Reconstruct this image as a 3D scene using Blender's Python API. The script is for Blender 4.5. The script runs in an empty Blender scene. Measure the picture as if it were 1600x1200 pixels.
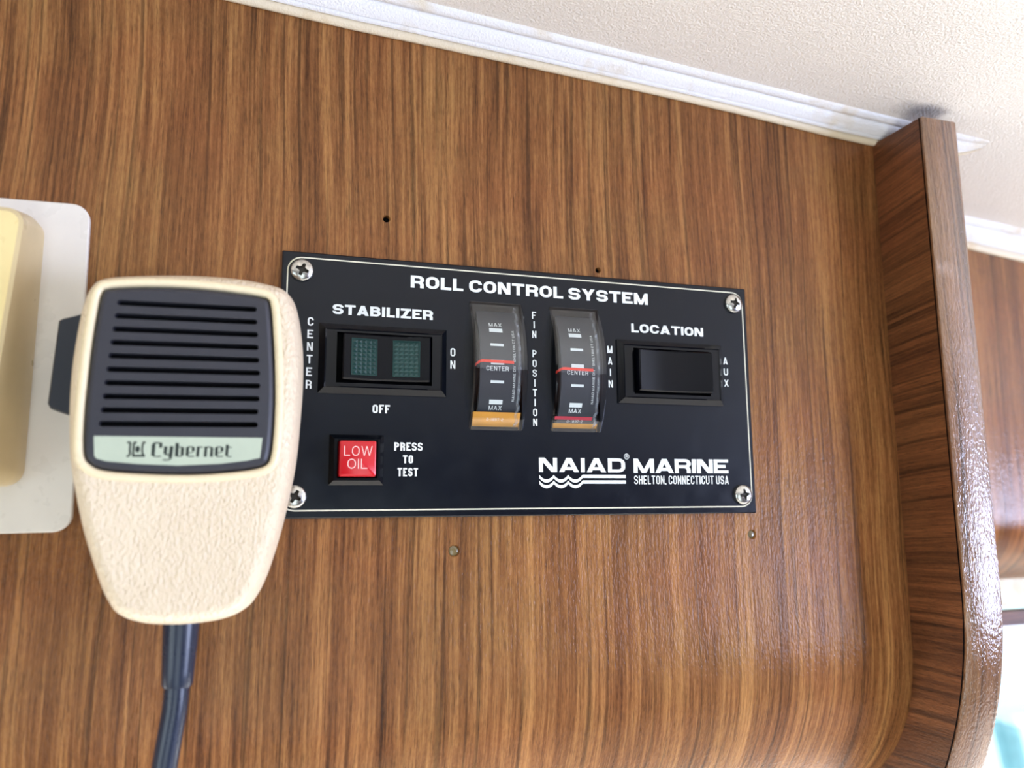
import bpy, bmesh, math, random
from mathutils import Vector, Matrix
from mathutils.geometry import delaunay_2d_cdt
random.seed(4)
sc = bpy.context.scene
COL = sc.collection

# ------------------------------------------------------------------ camera
# All lengths below are millimetres (MM turns them into metres). The wall panel lies in the XZ plane,
# X to the right, Z up, -Y towards the viewer; the origin is the middle of the control panel.
MM = 0.001
cam_d = bpy.data.cameras.new('camera')
cam = bpy.data.objects.new('camera', cam_d); COL.objects.link(cam)
sc.camera = cam
RW = ((0.95522814, 0.03758914, 0.29347274), (-0.29578676, 0.14488378, 0.94420278), (-0.00702767, -0.98873442, 0.14951543))
m = Matrix([[RW[i][0], -RW[i][1], -RW[i][2]] for i in range(3)]).to_4x4()
m.translation = Vector((-0.08125488, -0.2348212, -0.0355221))
cam.matrix_world = m
cam_d.sensor_width = 36.0
cam_d.lens = 36.0 * 1228.885 / 1600.0
cam_d.clip_start = 0.01; cam_d.clip_end = 100
cam_d.dof.use_dof = True
cam_d.dof.focus_distance = 0.245
cam_d.dof.aperture_fstop = 9.5

# ------------------------------------------------------------------ world, lights, exposure
w = bpy.data.worlds.new('world'); sc.world = w; w.use_nodes = True
bg = w.node_tree.nodes['Background']
bg.inputs[0].default_value = (0.74, 0.93, 1.0, 1); bg.inputs[1].default_value = 2.2
sc.view_settings.view_transform = 'Standard'
sc.view_settings.look = 'None'
sc.view_settings.gamma = 1.0
sc.view_settings.use_curve_mapping = False
sc.view_settings.exposure = -0.06

def area(name, loc, look, sx, sy, power, col):
    l = bpy.data.lights.new(name, 'AREA'); l.shape = 'RECTANGLE'; l.size = sx; l.size_y = sy
    l.energy = power; l.color = col
    o = bpy.data.objects.new(name, l); COL.objects.link(o)
    o.location = loc
    o.rotation_euler = (Vector(look) - Vector(loc)).to_track_quat('-Z', 'Y').to_euler()
    return o
area('window_light_front', (0.10, 0.124, -0.41), (0.10, -0.6, -0.50), 1.9, 0.28, 14.0, (1.0, 0.95, 0.93))
# daylight through the right window, then unseen fill lights added left and rear
area('window_light_right', (1.13, -0.87, -0.215), (0.0, -0.87, -0.215), 0.78, 0.39, 24.0, (0.60, 0.68, 1.0))
area('fill_light_left', (-0.93, -0.80, -0.30), (0.0, -0.80, -0.30), 0.90, 0.50, 2.2, (0.90, 0.95, 1.0))
area('fill_light_rear', (-0.15, -1.53, -0.72), (-0.15, 0.0, -0.72), 0.75, 1.25, 2.0, (1.0, 0.93, 0.84))

# ------------------------------------------------------------------ materials
def lin(c):
    return tuple(((x / 255 / 12.92) if x / 255 <= 0.04045 else ((x / 255 + 0.055) / 1.055) ** 2.4) for x in c) + (1,)
def newmat(name):
    mt = bpy.data.materials.new(name); mt.use_nodes = True
    nt = mt.node_tree
    return mt, nt, nt.nodes['Principled BSDF']
def N(nt, typ, **kw):
    n = nt.nodes.new(typ)
    for k, v in kw.items():
        if k.startswith('i_'):
            n.inputs[k[2:].replace('_', ' ')].default_value = v
        elif k.startswith('n_'):
            n.inputs[int(k[2:])].default_value = v
        else: setattr(n, k, v)
    return n
def L(nt, a, b): nt.links.new(a, b)
def coords(nt, scale=(1, 1, 1), rot=(0, 0, 0)):
    tc = N(nt, 'ShaderNodeTexCoord'); mp = N(nt, 'ShaderNodeMapping')
    mp.inputs['Scale'].default_value = scale; mp.inputs['Rotation'].default_value = rot
    L(nt, tc.outputs['Object'], mp.inputs['Vector'])
    return mp.outputs['Vector']
def noise(nt, vec, scale, detail=3, rough=0.55, dist=0.0):
    n = N(nt, 'ShaderNodeTexNoise'); n.inputs['Scale'].default_value = scale
    n.inputs['Detail'].default_value = detail; n.inputs['Roughness'].default_value = rough
    n.inputs['Distortion'].default_value = dist
    L(nt, vec, n.inputs['Vector']); return n.outputs['Fac']
def ramp(nt, fac, stops):
    r = N(nt, 'ShaderNodeValToRGB'); cr = r.color_ramp
    while len(cr.elements) < len(stops): cr.elements.new(0.5)
    for e, (p, c) in zip(cr.elements, stops): e.position = p; e.color = c
    L(nt, fac, r.inputs['Fac']); return r.outputs['Color']
def g(v): return (v, v, v, 1)
def math_(nt, op, a, b):
    n = N(nt, 'ShaderNodeMath', operation=op)
    for i, x in enumerate((a, b)):
        if isinstance(x, (int, float)): n.inputs[i].default_value = x
        else: L(nt, x, n.inputs[i])
    return n.outputs[0]
def mixc(nt, fac, a, b, mode='MIX'):
    n = N(nt, 'ShaderNodeMix', data_type='RGBA', blend_type=mode)
    for i, x in ((0, fac), (6, a), (7, b)):
        if isinstance(x, (int, float)): n.inputs[i].default_value = x
        elif isinstance(x, tuple): n.inputs[i].default_value = x
        else: L(nt, x, n.inputs[i])
    return n.outputs[2]
def bump(nt, b, h, strength, dist, prev=None):
    n = N(nt, 'ShaderNodeBump'); n.inputs['Strength'].default_value = strength; n.inputs['Distance'].default_value = dist
    L(nt, h, n.inputs['Height'])
    if prev is not None: L(nt, prev, n.inputs['Normal'])
    if b is not None: L(nt, n.outputs['Normal'], b.inputs['Normal'])
    return n.outputs['Normal']

def plastic(name, col, rough=0.4, spec=0.5, mott=0.0, bmp=0.0, bscale=900, coat=0.0, metal=0.0):
    mt, nt, b = newmat(name)
    b.inputs['Roughness'].default_value = rough; b.inputs['Specular IOR Level'].default_value = spec
    b.inputs['Metallic'].default_value = metal; b.inputs['Coat Weight'].default_value = coat
    v = coords(nt)
    f = noise(nt, v, 60, 4, 0.6)
    c = lin(col)
    d = tuple(x * (1 - mott) for x in c[:3]) + (1,)
    L(nt, ramp(nt, f, [(0.35, d), (0.65, c)]), b.inputs['Base Color'])
    rr = ramp(nt, noise(nt, v, 150, 3), [(0.3, g(max(0.02, rough * 0.85))), (0.7, g(min(1, rough * 1.15)))])
    L(nt, rr, b.inputs['Roughness'])
    if bmp: bump(nt, b, noise(nt, v, bscale, 2, 0.5), bmp, 0.0002)
    return mt

def wood(name, axis='Z', *cols, **kw):
    return wood_(name, axis, *cols, **kw)
def wood_(name, axis='Z', dark=(76, 44, 23), mid=(131, 85, 48), light=(178, 127, 76), rough=0.34, gain=0.25, offs=0.0, tilt=0.0, gl=1.0, cior=1.5):
    # veneer: streaks that run along one axis, banded broad to fine, with short pores and cross figure
    mt, nt, b = newmat(name)
    tc = N(nt, 'ShaderNodeTexCoord')
    mp0 = N(nt, 'ShaderNodeMapping'); L(nt, tc.outputs['Object'], mp0.inputs['Vector'])
    mp0.inputs['Location'].default_value = (offs, offs * 0.7, offs * 0.3)
    mp0.inputs['Rotation'].default_value = {'Z': (0, tilt, 0), 'Y': (tilt, 0, 0)}[axis]
    base = mp0.outputs['Vector']
    # slow wander of the grain
    wn = N(nt, 'ShaderNodeTexNoise'); wn.inputs['Scale'].default_value = 7; wn.inputs['Detail'].default_value = 1
    L(nt, base, wn.inputs['Vector'])
    sub = N(nt, 'ShaderNodeVectorMath', operation='SUBTRACT'); L(nt, wn.outputs['Color'], sub.inputs[0]); sub.inputs[1].default_value = (.5, .5, .5)
    scl = N(nt, 'ShaderNodeVectorMath', operation='SCALE'); L(nt, sub.outputs[0], scl.inputs[0]); scl.inputs['Scale'].default_value = 0.012
    add = N(nt, 'ShaderNodeVectorMath', operation='ADD'); L(nt, base, add.inputs[0]); L(nt, scl.outputs[0], add.inputs[1])
    vec = add.outputs[0]
    def st(k):
        mp = N(nt, 'ShaderNodeMapping'); L(nt, vec, mp.inputs['Vector'])
        s = {'Z': (1, 0.05, k), 'Y': (0.05, k, 1)}[axis]
        mp.inputs['Scale'].default_value = s; return mp.outputs['Vector']
    broad = noise(nt, st(0.035), 75, 3, 0.6)
    mids = noise(nt, st(0.02), 330, 3, 0.65)
    fine = noise(nt, st(0.03), 1150, 3, 0.65)
    pores = noise(nt, st(0.07), 2300, 2, 0.6)
    mp = N(nt, 'ShaderNodeMapping'); L(nt, vec, mp.inputs['Vector'])
    mp.inputs['Rotation'].default_value = (0, 0.6, 0) if axis == 'Z' else (0.5, 0, 0)
    mp.inputs['Scale'].default_value = (1, 1, .35) if axis == 'Z' else (1, .35, 1)
    fleck = noise(nt, mp.outputs['Vector'], 1300, 2, 0.6)
    s = math_(nt, 'MULTIPLY', broad, 0.30)
    s = math_(nt, 'ADD', s, math_(nt, 'MULTIPLY', mids, 0.30))
    s = math_(nt, 'ADD', s, math_(nt, 'MULTIPLY', fine, 0.30))
    s = math_(nt, 'ADD', s, math_(nt, 'MULTIPLY', fleck, 0.10))
    c = ramp(nt, s, [(0.36, lin(dark)), (0.49, lin(mid)), (0.63, lin(light))])
    pm = ramp(nt, pores, [(0.30, g(0.50)), (0.46, g(1.0))])
    c = mixc(nt, 0.8, c, pm, 'MULTIPLY')
    dk = ramp(nt, noise(nt, st(0.012), 520, 2, 0.5), [(0.34, g(0.36)), (0.44, g(1.0))])
    c = mixc(nt, 0.75, c, dk, 'MULTIPLY')
    # reddish and greyish drift over the sheet
    hue = ramp(nt, noise(nt, base, 22, 3, 0.6), [(0.35, (1.0, 0.93, 0.92, 1)), (0.65, (0.95, 1.0, 0.97, 1))])
    c = mixc(nt, 1.0, c, hue, 'MULTIPLY')
    L(nt, c, b.inputs['Base Color'])
    b.inputs['Roughness'].default_value = 0.55
    b.inputs['Specular IOR Level'].default_value = 0.08
    b.inputs['Coat Weight'].default_value = min(1, 0.55 * gl); b.inputs['Coat Roughness'].default_value = rough; b.inputs['Coat IOR'].default_value = cior
    mpb = N(nt, 'ShaderNodeMapping'); L(nt, tc.outputs['Object'], mpb.inputs['Vector'])
    mpb.inputs['Scale'].default_value = (1, 1, .45) if axis == 'Z' else (1, .6, 1)
    n1 = bump(nt, None, noise(nt, mpb.outputs['Vector'], 1400, 2, 0.5), gain, 0.0004)
    n2 = bump(nt, b, math_(nt, 'ADD', pores, fine), 0.5, 0.00016, n1)
    L(nt, n2, b.inputs['Coat Normal'])
    return mt

def vinyl(name, col, bscale=520, strength=0.6, stain=None, grey_patch=None, coldark=0.9):
    mt, nt, b = newmat(name)
    v = coords(nt)
    c = lin(col); d = tuple(x * coldark for x in c[:3]) + (1,)
    cc = ramp(nt, noise(nt, v, 12, 4, 0.6), [(0.3, d), (0.7, c)])
    if stain is not None:   # yellowed age marks
        f = ramp(nt, noise(nt, v, 45, 3, 0.6), [(0.55, g(0)), (0.72, g(0.7))])
        cc = mixc(nt, f, cc, lin(stain))
    if grey_patch is not None:  # a blue-grey patch at one spot of the sheet
        (sx, sy, sz, rx, ry) = grey_patch
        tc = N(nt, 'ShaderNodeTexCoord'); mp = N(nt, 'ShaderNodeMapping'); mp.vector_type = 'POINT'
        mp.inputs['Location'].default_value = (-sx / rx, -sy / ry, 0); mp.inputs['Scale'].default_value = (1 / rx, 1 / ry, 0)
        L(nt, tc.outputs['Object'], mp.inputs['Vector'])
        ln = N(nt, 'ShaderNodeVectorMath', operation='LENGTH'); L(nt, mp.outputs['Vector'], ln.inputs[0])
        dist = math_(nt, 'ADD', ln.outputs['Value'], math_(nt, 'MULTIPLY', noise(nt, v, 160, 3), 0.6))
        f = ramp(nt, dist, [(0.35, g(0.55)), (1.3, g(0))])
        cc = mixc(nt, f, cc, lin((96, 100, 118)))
    L(nt, cc, b.inputs['Base Color'])
    b.inputs['Roughness'].default_value = 0.42; b.inputs['Specular IOR Level'].default_value = 0.45
    vo = N(nt, 'ShaderNodeTexVoronoi', feature='SMOOTH_F1'); vo.inputs['Scale'].default_value = bscale
    vo.inputs['Smoothness'].default_value = 0.6
    nn = N(nt, 'ShaderNodeTexNoise'); nn.inputs['Scale'].default_value = bscale * 0.8; L(nt, v, nn.inputs['Vector'])
    mx = mixc(nt, 0.0012, v, nn.outputs['Color'], 'ADD')
    L(nt, mx, vo.inputs['Vector'])
    h = math_(nt, 'ADD', vo.outputs['Distance'], math_(nt, 'MULTIPLY', noise(nt, v, bscale * 1.5, 2), 0.8))
    bump(nt, b, h, strength, 0.0006)
    return mt

def clear(name, tint=(1, 1, 1), rough=0.04, f0=0.045, scuff=False):
    # clear plastic or glass sheet: transmits straight through, mirrors more at grazing angles (Schlick)
    mt, nt, b = newmat(name); nt.nodes.remove(b)
    out = nt.nodes['Material Output']
    tr = N(nt, 'ShaderNodeBsdfTransparent'); tr.inputs[0].default_value = tint + (1,)
    gl = N(nt, 'ShaderNodeBsdfGlossy'); gl.inputs['Roughness'].default_value = rough
    ge = N(nt, 'ShaderNodeNewGeometry'); dt = N(nt, 'ShaderNodeVectorMath', operation='DOT_PRODUCT')
    L(nt, ge.outputs['Incoming'], dt.inputs[0]); L(nt, ge.outputs['Normal'], dt.inputs[1])
    c = math_(nt, 'ABSOLUTE', dt.outputs['Value'], 0)
    f = math_(nt, 'ADD', math_(nt, 'MULTIPLY', math_(nt, 'POWER', math_(nt, 'SUBTRACT', 1.0, c), 5.0), 1 - f0), f0)
    mx = N(nt, 'ShaderNodeMixShader')
    L(nt, f, mx.inputs[0]); L(nt, tr.outputs[0], mx.inputs[1]); L(nt, gl.outputs[0], mx.inputs[2])
    last = mx.outputs[0]
    if scuff:
        df = N(nt, 'ShaderNodeBsdfDiffuse'); df.inputs[0].default_value = lin((205, 210, 220))
        v = coords(nt, (1, 1, 0.35))
        f = ramp(nt, noise(nt, v, 900, 4, 0.7), [(0.45, g(0.08)), (0.75, g(0.6))])
        m2 = N(nt, 'ShaderNodeMixShader'); L(nt, f, m2.inputs[0]); L(nt, last, m2.inputs[1]); L(nt, df.outputs[0], m2.inputs[2])
        last = m2.outputs[0]
    L(nt, last, out.inputs['Surface'])
    return mt

M = {}
M['wood'] = wood('teak_veneer', rough=0.17, gain=0.45, gl=0.5)
M['wood_side'] = wood('teak_veneer_cross', 'Y', (64, 36, 20), (100, 60, 34), (134, 84, 50), rough=0.38, offs=3.1, tilt=0.06)
M['wood_edge'] = wood('teak_edge_band', 'Z', (90, 60, 40), (128, 90, 62), (158, 118, 84), rough=0.12, gain=0.7, offs=7.7, gl=1.8, cior=1.85)
M['wood_far'] = wood('teak_veneer_far', 'Z', (86, 50, 26), (134, 84, 46), (168, 114, 66), rough=0.13, gain=0.35, offs=5.3, gl=1.3)
M['wood_room'] = wood('cabin_veneer', 'Z', (48, 28, 18), (72, 45, 28), (96, 62, 40), offs=9)
M['ceil'] = vinyl('headliner_vinyl', (240, 233, 226), 1150, 0.5, grey_patch=(0.145, -0.018, 0, 0.017, 0.009), coldark=0.95)
M['trimv'] = vinyl('trim_vinyl', (240, 239, 243), 1300, 0.35, stain=(212, 190, 148), coldark=0.93)
M['bead'] = vinyl('aged_bead_vinyl', (232, 216, 190), 1300, 0.3, stain=(206, 172, 118), coldark=0.9)
M['floor'] = plastic('cabin_carpet', (92, 84, 76), 0.9, 0.2, 0.3)
M['black_panel'] = plastic('black_enamel', (7, 14, 25), 0.22, 0.32, 0.15)
M['black_gloss'] = plastic('black_gloss_plastic', (5, 7, 14), 0.06, 0.2, 0.1)
M['black_bezel'] = plastic('black_bezel_plastic', (9, 12, 18), 0.16, 0.3, 0.1)
M['void'] = plastic('dark_void', (3, 3, 4), 0.8, 0.1)
M['ink'] = plastic('white_ink', (232, 236, 232), 0.5, 0.3, 0.06)
M['ink_warm'] = plastic('cream_line_ink', (222, 218, 196), 0.5, 0.3, 0.1)
M['ink_pink'] = plastic('pale_pink_ink', (250, 205, 200), 0.5, 0.3)
M['ink_dark'] = plastic('dark_green_ink', (42, 50, 46), 0.5, 0.3)
M['cream'] = None
M['grille'] = plastic('charcoal_plastic', (50, 50, 58), 0.42, 0.45, 0.08, 0.12, 3000)
M['ptt'] = plastic('navy_button_plastic', (33, 38, 48), 0.42, 0.4, 0.1)
M['foil'] = plastic('pale_green_foil', (188, 198, 178), 0.32, 0.6, 0.10)
M['rubber'] = plastic('blue_black_rubber', (34, 42, 60), 0.28, 0.5, 0.15)
M['red'] = plastic('red_lens', (206, 26, 38), 0.22, 0.5, 0.06)
M['needle'] = plastic('orange_red_needle', (240, 62, 36), 0.4, 0.4)
M['amber'] = plastic('amber_strip', (226, 158, 60), 0.45, 0.4, 0.25)
M['crimson'] = plastic('crimson_strip', (196, 60, 76), 0.4, 0.4)
M['dial'] = plastic('charcoal_dial', (56, 58, 63), 0.5, 0.4, 0.1)
M['green'] = plastic('dark_green_lens', (9, 52, 49), 0.25, 0.4, 0.15)
M['plate'] = plastic('white_wall_plate', (228, 222, 214), 0.30, 0.5, 0.06)
M['oldcream'] = plastic('aged_cream_plastic', (208, 186, 142), 0.32, 0.5, 0.08)
M['oldfront'] = plastic('aged_cream_front', (236, 214, 154), 0.3, 0.5, 0.08)  # front of the cream block, lighter and yellower than its sides
M['reflector'] = plastic('cream_reflector', (240, 232, 220), 0.5, 0.4, 0.05)
M['window_cream'] = plastic('cream_paint', (228, 214, 176), 0.4, 0.5, 0.08)
M['outside_white'] = plastic('white_gelcoat', (222, 238, 240), 0.3, 0.5, 0.1)
M['outside_teal'] = plastic('pale_blue_gelcoat', (160, 205, 215), 0.3, 0.5, 0.1)
M['clear'] = clear('clear_plastic', (0.97, 0.98, 0.985), 0.05, 0.055)
M['clear_scuff'] = clear('scuffed_clear_plastic', (0.95, 0.96, 0.97), 0.12, 0.06, True)
M['glass'] = clear('window_glass', (0.94, 0.98, 0.98), 0.0, 0.04)
M['recess_shade'] = plastic('shaded_recess', (62, 58, 52), 0.5, 0.4, 0.3, metal=0.5)  # shade of the screw cross painted in as a darker tone
M['plug'] = plastic('olive_filler', (120, 104, 70), 0.15, 0.7, 0.3)
# screws: brushed stainless
mt, nt, b = newmat('stainless_steel'); b.inputs['Metallic'].default_value = 1.0
L(nt, ramp(nt, noise(nt, coords(nt), 900, 3), [(0.3, lin((176, 176, 172))), (0.7, lin((226, 224, 218)))]), b.inputs['Base Color'])
b.inputs['Roughness'].default_value = 0.24; M['steel'] = mt
# microphone shell: cream ABS, leather grain everywhere but the smooth rim round the grille
def shell(name, grain):
    mt, nt, b = newmat(name)
    v = coords(nt)
    c = ramp(nt, noise(nt, v, 28, 3, 0.6), [(0.3, lin((222, 202, 174))), (0.7, lin((232, 214, 188)))])
    L(nt, c, b.inputs['Base Color']); b.inputs['Roughness'].default_value = 0.40 if grain else 0.3
    b.inputs['Subsurface Weight'].default_value = 0.0
    if grain:
        v2 = coords(nt, (1.25, 1, 0.8))
        vo = N(nt, 'ShaderNodeTexVoronoi', feature='SMOOTH_F1'); vo.inputs['Scale'].default_value = 1050
        vo.inputs['Smoothness'].default_value = 0.5
        nn = N(nt, 'ShaderNodeTexNoise'); nn.inputs['Scale'].default_value = 500; L(nt, v2, nn.inputs['Vector'])
        L(nt, mixc(nt, 0.0015, v2, nn.outputs['Color'], 'ADD'), vo.inputs['Vector'])
        h = math_(nt, 'ADD', vo.outputs['Distance'], math_(nt, 'MULTIPLY', noise(nt, v2, 1100, 3), 0.7))
        bump(nt, b, h, 0.8, 0.0006)
    return mt
M['cream'] = shell('cream_leather_grain_plastic', True)
M['cream_smooth'] = plastic('cream_smooth_plastic', (238, 220, 184), 0.28, 0.5, 0.04)

# ------------------------------------------------------------------ object helpers
def thing(name, label, cat, loc, group=None):
    o = bpy.data.objects.new(name, None); COL.objects.link(o)
    o.empty_display_size = 0.01
    o.location = Vector(loc) * MM; o['label'] = label; o['category'] = cat
    if group: o['group'] = group
    return o
def root_of(o):
    p = Vector((0, 0, 0))
    while o is not None: p = p + o.location; o = o.parent
    return p
def mk(name, V, F, mat, parent=None, label=None, smooth=None, kind=None, origin=None):
    """one mesh object; V are world coordinates in mm"""
    me = bpy.data.meshes.new(name)
    if parent is not None: off = root_of(parent)
    else: off = Vector(origin) * MM if origin is not None else Vector((0, 0, 0))
    me.from_pydata([Vector(v) * MM - off for v in V], [], F)
    mats = mat if isinstance(mat, list) else [mat]
    for x in mats: me.materials.append(M[x])
    bm = bmesh.new(); bm.from_mesh(me)
    bmesh.ops.recalc_face_normals(bm, faces=bm.faces); bm.to_mesh(me); bm.free()
    if smooth is not None:
        me.polygons.foreach_set('use_smooth', [True] * len(me.polygons))
        me.set_sharp_from_angle(angle=math.radians(smooth))
    o = bpy.data.objects.new(name, me); COL.objects.link(o)
    if parent is not None: o.parent = parent
    else: o.location = off
    if label: o['label'] = label
    if kind: o['kind'] = kind
    return o
class MB:
    def __init__(s): s.V = []; s.F = []
    def add(s, V, F):
        n = len(s.V); s.V += [tuple(v) for v in V]; s.F += [tuple(i + n for i in f) for f in F]; return s
    def rings(s, R, cap0=False, cap1=False, closed=True):
        n = len(R[0]); V = [v for r in R for v in r]; F = []
        for k in range(len(R) - 1):
            for i in range(n if closed else n - 1):
                j = (i + 1) % n
                F.append((k * n + i, k * n + j, (k + 1) * n + j, (k + 1) * n + i))
        if cap0: F.append(tuple(range(n))[::-1])
        if cap1: F.append(tuple((len(R) - 1) * n + i for i in range(n)))
        return s.add(V, F)
    def box(s, x0, x1, y0, y1, z0, z1):
        V = [(x, y, z) for x in (x0, x1) for y in (y0, y1) for z in (z0, z1)]
        return s.add(V, [(0, 1, 3, 2), (4, 6, 7, 5), (0, 4, 5, 1), (2, 3, 7, 6), (0, 2, 6, 4), (1, 5, 7, 3)])
    def fill(s, outer, holes, fn):
        """planar region with holes; 2-D loops, fn maps (u,v) to 3-D"""
        pts = list(outer); edges = [(i, (i + 1) % len(outer)) for i in range(len(outer))]
        for h in holes:
            n = len(pts); pts += list(h); edges += [(n + i, n + (i + 1) % len(h)) for i in range(len(h))]
        vo, eo, fo, *_ = delaunay_2d_cdt([Vector(p) for p in pts], edges, [], 0, 1e-6)
        def inside(p, lp):
            c = False; n = len(lp)
            for i in range(n):
                a, b = lp[i], lp[(i + 1) % n]
                if (a[1] > p[1]) != (b[1] > p[1]) and p[0] < (b[0] - a[0]) * (p[1] - a[1]) / (b[1] - a[1]) + a[0]: c = not c
            return c
        F = []
        for f in fo:
            q = [sum(vo[i][k] for i in f) / len(f) for k in (0, 1)]
            if inside(q, outer) and not any(inside(q, h) for h in holes): F.append(tuple(f))
        return s.add([fn(v[0], v[1]) for v in vo], F)
    def mk(s, name, mat, parent=None, **k): return mk(name, s.V, s.F, mat, parent, **k)

def rrect(x0, x1, z0, z1, r, n=6):
    P = []
    for cx, cz, a in ((x1 - r, z1 - r, 0), (x0 + r, z1 - r, 90), (x0 + r, z0 + r, 180), (x1 - r, z0 + r, 270)):
        for i in range(n + 1):
            t = math.radians(a + 90 * i / n); P.append((cx + r * math.cos(t), cz + r * math.sin(t)))
    return P
def circ(cx, cz, r, n=20): return [(cx + r * math.cos(2 * math.pi * i / n), cz + r * math.sin(2 * math.pi * i / n)) for i in range(n)]
def catmull(P, k=6, closed=True):
    out = []; n = len(P)
    for i in range(n if closed else n - 1):
        p0, p1, p2, p3 = (P[(i - 1) % n], P[i], P[(i + 1) % n], P[(i + 2) % n])
        if not closed:
            if i == 0: p0 = p1
            if i == n - 2: p3 = p2
        for j in range(k):
            t = j / k
            out.append(tuple(0.5 * (2 * p1[a] + (p2[a] - p0[a]) * t + (2 * p0[a] - 5 * p1[a] + 4 * p2[a] - p3[a]) * t * t + (3 * p1[a] - p0[a] - 3 * p2[a] + p3[a]) * t ** 3) for a in range(len(p1))))
    if not closed: out.append(tuple(P[-1]))
    return out
def resample(P, n):
    Q = P + [P[0]]; d = [0]
    for a, b in zip(Q, Q[1:]): d.append(d[-1] + math.dist(a, b))
    out = []; k = 0
    for i in range(n):
        t = d[-1] * i / n
        while d[k + 1] < t: k += 1
        u = (t - d[k]) / (d[k + 1] - d[k]); out.append(tuple(Q[k][a] + (Q[k + 1][a] - Q[k][a]) * u for a in (0, 1)))
    return out
def ccw(P): return P if sum(a[0] * b[1] - b[0] * a[1] for a, b in zip(P, P[1:] + P[:1])) > 0 else P[::-1]
def inset(P, dst):
    """offset a ccw loop inwards by dst"""
    n = len(P); out = []
    for i in range(n):
        a, b, c = P[i - 1], P[i], P[(i + 1) % n]
        t = Vector((c[0] - a[0], c[1] - a[1])).normalized()
        out.append((b[0] - t.y * dst, b[1] + t.x * dst))
    return out
def lift(P, y): return [(p[0], y, p[1]) for p in P]

# ------------------------------------------------------------------ lettering (stroke glyphs drawn in mesh)
# 'p': path of (x, y, rounded?) on the stroke centre-line box 0..1 ; 'd': slanted bar between x0 at y0 and x1 at y1 (outer box)
GL = {
 'O': [('c', [(0, 0, 1), (1, 0, 1), (1, 1, 1), (0, 1, 1)])],
 'D': [('c', [(0, 0, 0), (1, 0, 1), (1, 1, 1), (0, 1, 0)])],
 'C': [('p', [(1, .70, 0), (1, 1, 1), (0, 1, 1), (0, 0, 1), (1, 0, 1), (1, .30, 0)])],
 'G': [('p', [(1, .70, 0), (1, 1, 1), (0, 1, 1), (0, 0, 1), (1, 0, 1), (1, .48, 0), (.5, .48, 0)])],
 'S': [('p', [(1, .74, 0), (1, 1, 1), (0, 1, 1), (0, .5, 1), (1, .5, 1), (1, 0, 1), (0, 0, 1), (0, .26, 0)])],
 'U': [('p', [(0, 1.0, 9), (0, 0, 1), (1, 0, 1), (1, 1.0, 9)])],
 'L': [('p', [(0, 1, 9), (0, 0, 0), (1, 0, 9)])],
 'I': [('p', [(.5, 1, 9), (.5, 0, 9)])],
 'T': [('p', [(0, 1, 9), (1, 1, 9)]), ('p', [(.5, 1, 0), (.5, 0, 9)])],
 'E': [('p', [(1, 1, 9), (0, 1, 0), (0, 0, 0), (1, 0, 9)]), ('p', [(0, .5, 0), (.92, .5, 0)])],
 'F': [('p', [(1, 1, 9), (0, 1, 0), (0, 0, 9)]), ('p', [(0, .5, 0), (.9, .5, 0)])],
 'H': [('p', [(0, 1, 9), (0, 0, 9)]), ('p', [(1, 1, 9), (1, 0, 9)]), ('p', [(0, .5, 0), (1, .5, 0)])],
 'P': [('p', [(0, 0, 9), (0, 1, 0), (1, 1, 1), (1, .45, 1), (0, .45, 0)])],
 'R': [('p', [(0, 0, 9), (0, 1, 0), (1, 1, 1), (1, .45, 1), (0, .45, 0)]), ('p', [(.55, .45, 0), (.97, .45, 1), (.97, 0, 9)])],
 'B': [('c', [(0, 0, 0), (1, 0, 1), (1, .52, 1), (0, .52, 0)]), ('p', [(0, .52, 0), (0, 1, 0), (.94, 1, 1), (.94, .52, 1), (.4, .52, 0)])],
 'A': [('d', 0, 0, .5, 1), ('d', 1, 0, .5, 1), ('b', .22, .78, .24)],
 'V': [('d', 0, 1, .5, 0), ('d', 1, 1, .5, 0)],
 'X': [('d', 0, 0, 1, 1), ('d', 1, 0, 0, 1)],
 'Y': [('d', 0, 1, .5, .42), ('d', 1, 1, .5, .42), ('p', [(.5, .46, 0), (.5, 0, 9)])],
 'N': [('p', [(0, 1, 9), (0, 0, 9)]), ('p', [(1, 1, 9), (1, 0, 9)]), ('d', 0, 1, 1, 0)],
 'M': [('p', [(0, 1, 9), (0, 0, 9)]), ('p', [(1, 1, 9), (1, 0, 9)]), ('d', .0, 1, .5, 0), ('d', 1., 1, .5, 0)],
 'W': [('d', 0, 1, .27, 0), ('d', .5, 1, .27, 0), ('d', .5, 1, .73, 0), ('d', 1, 1, .73, 0)],
 'Z': [('p', [(0, 1, 9), (1, 1, 9)]), ('p', [(0, 0, 9), (1, 0, 9)]), ('d', 1, 1, 0, 0)],
 '0': [('c', [(0, 0, 1), (1, 0, 1), (1, 1, 1), (0, 1, 1)])],
 '1': [('p', [(.2, .8, 0), (.5, 1, 0), (.5, 0, 9)])],
 '2': [('p', [(0, .75, 0), (0, 1, 1), (1, 1, 1), (1, .55, 1), (0, .3, 0), (0, 0, 0), (1, 0, 9)])],
 '7': [('p', [(0, 1, 9), (1, 1, 0), (.4, 0, 9)])],
 '8': [('c', [(0, 0, 1), (1, 0, 1), (1, .52, 1), (0, .52, 1)]), ('c', [(.06, .52, 1), (.94, .52, 1), (.94, 1, 1), (.06, 1, 1)])],
 '9': [('c', [(0, .5, 1), (1, .5, 1), (1, 1, 1), (0, 1, 1)]), ('p', [(1, .7, 0), (1, 0, 1), (0, 0, 1), (0, .2, 0)])],
 '-': [('p', [(.1, .5, 0), (.9, .5, 0)])],
 ',': [('p', [(.5, .08, 0), (.4, -.16, 0)])],
 "'": [('p', [(.5, 1, 0), (.5, .8, 0)])],
}
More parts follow.
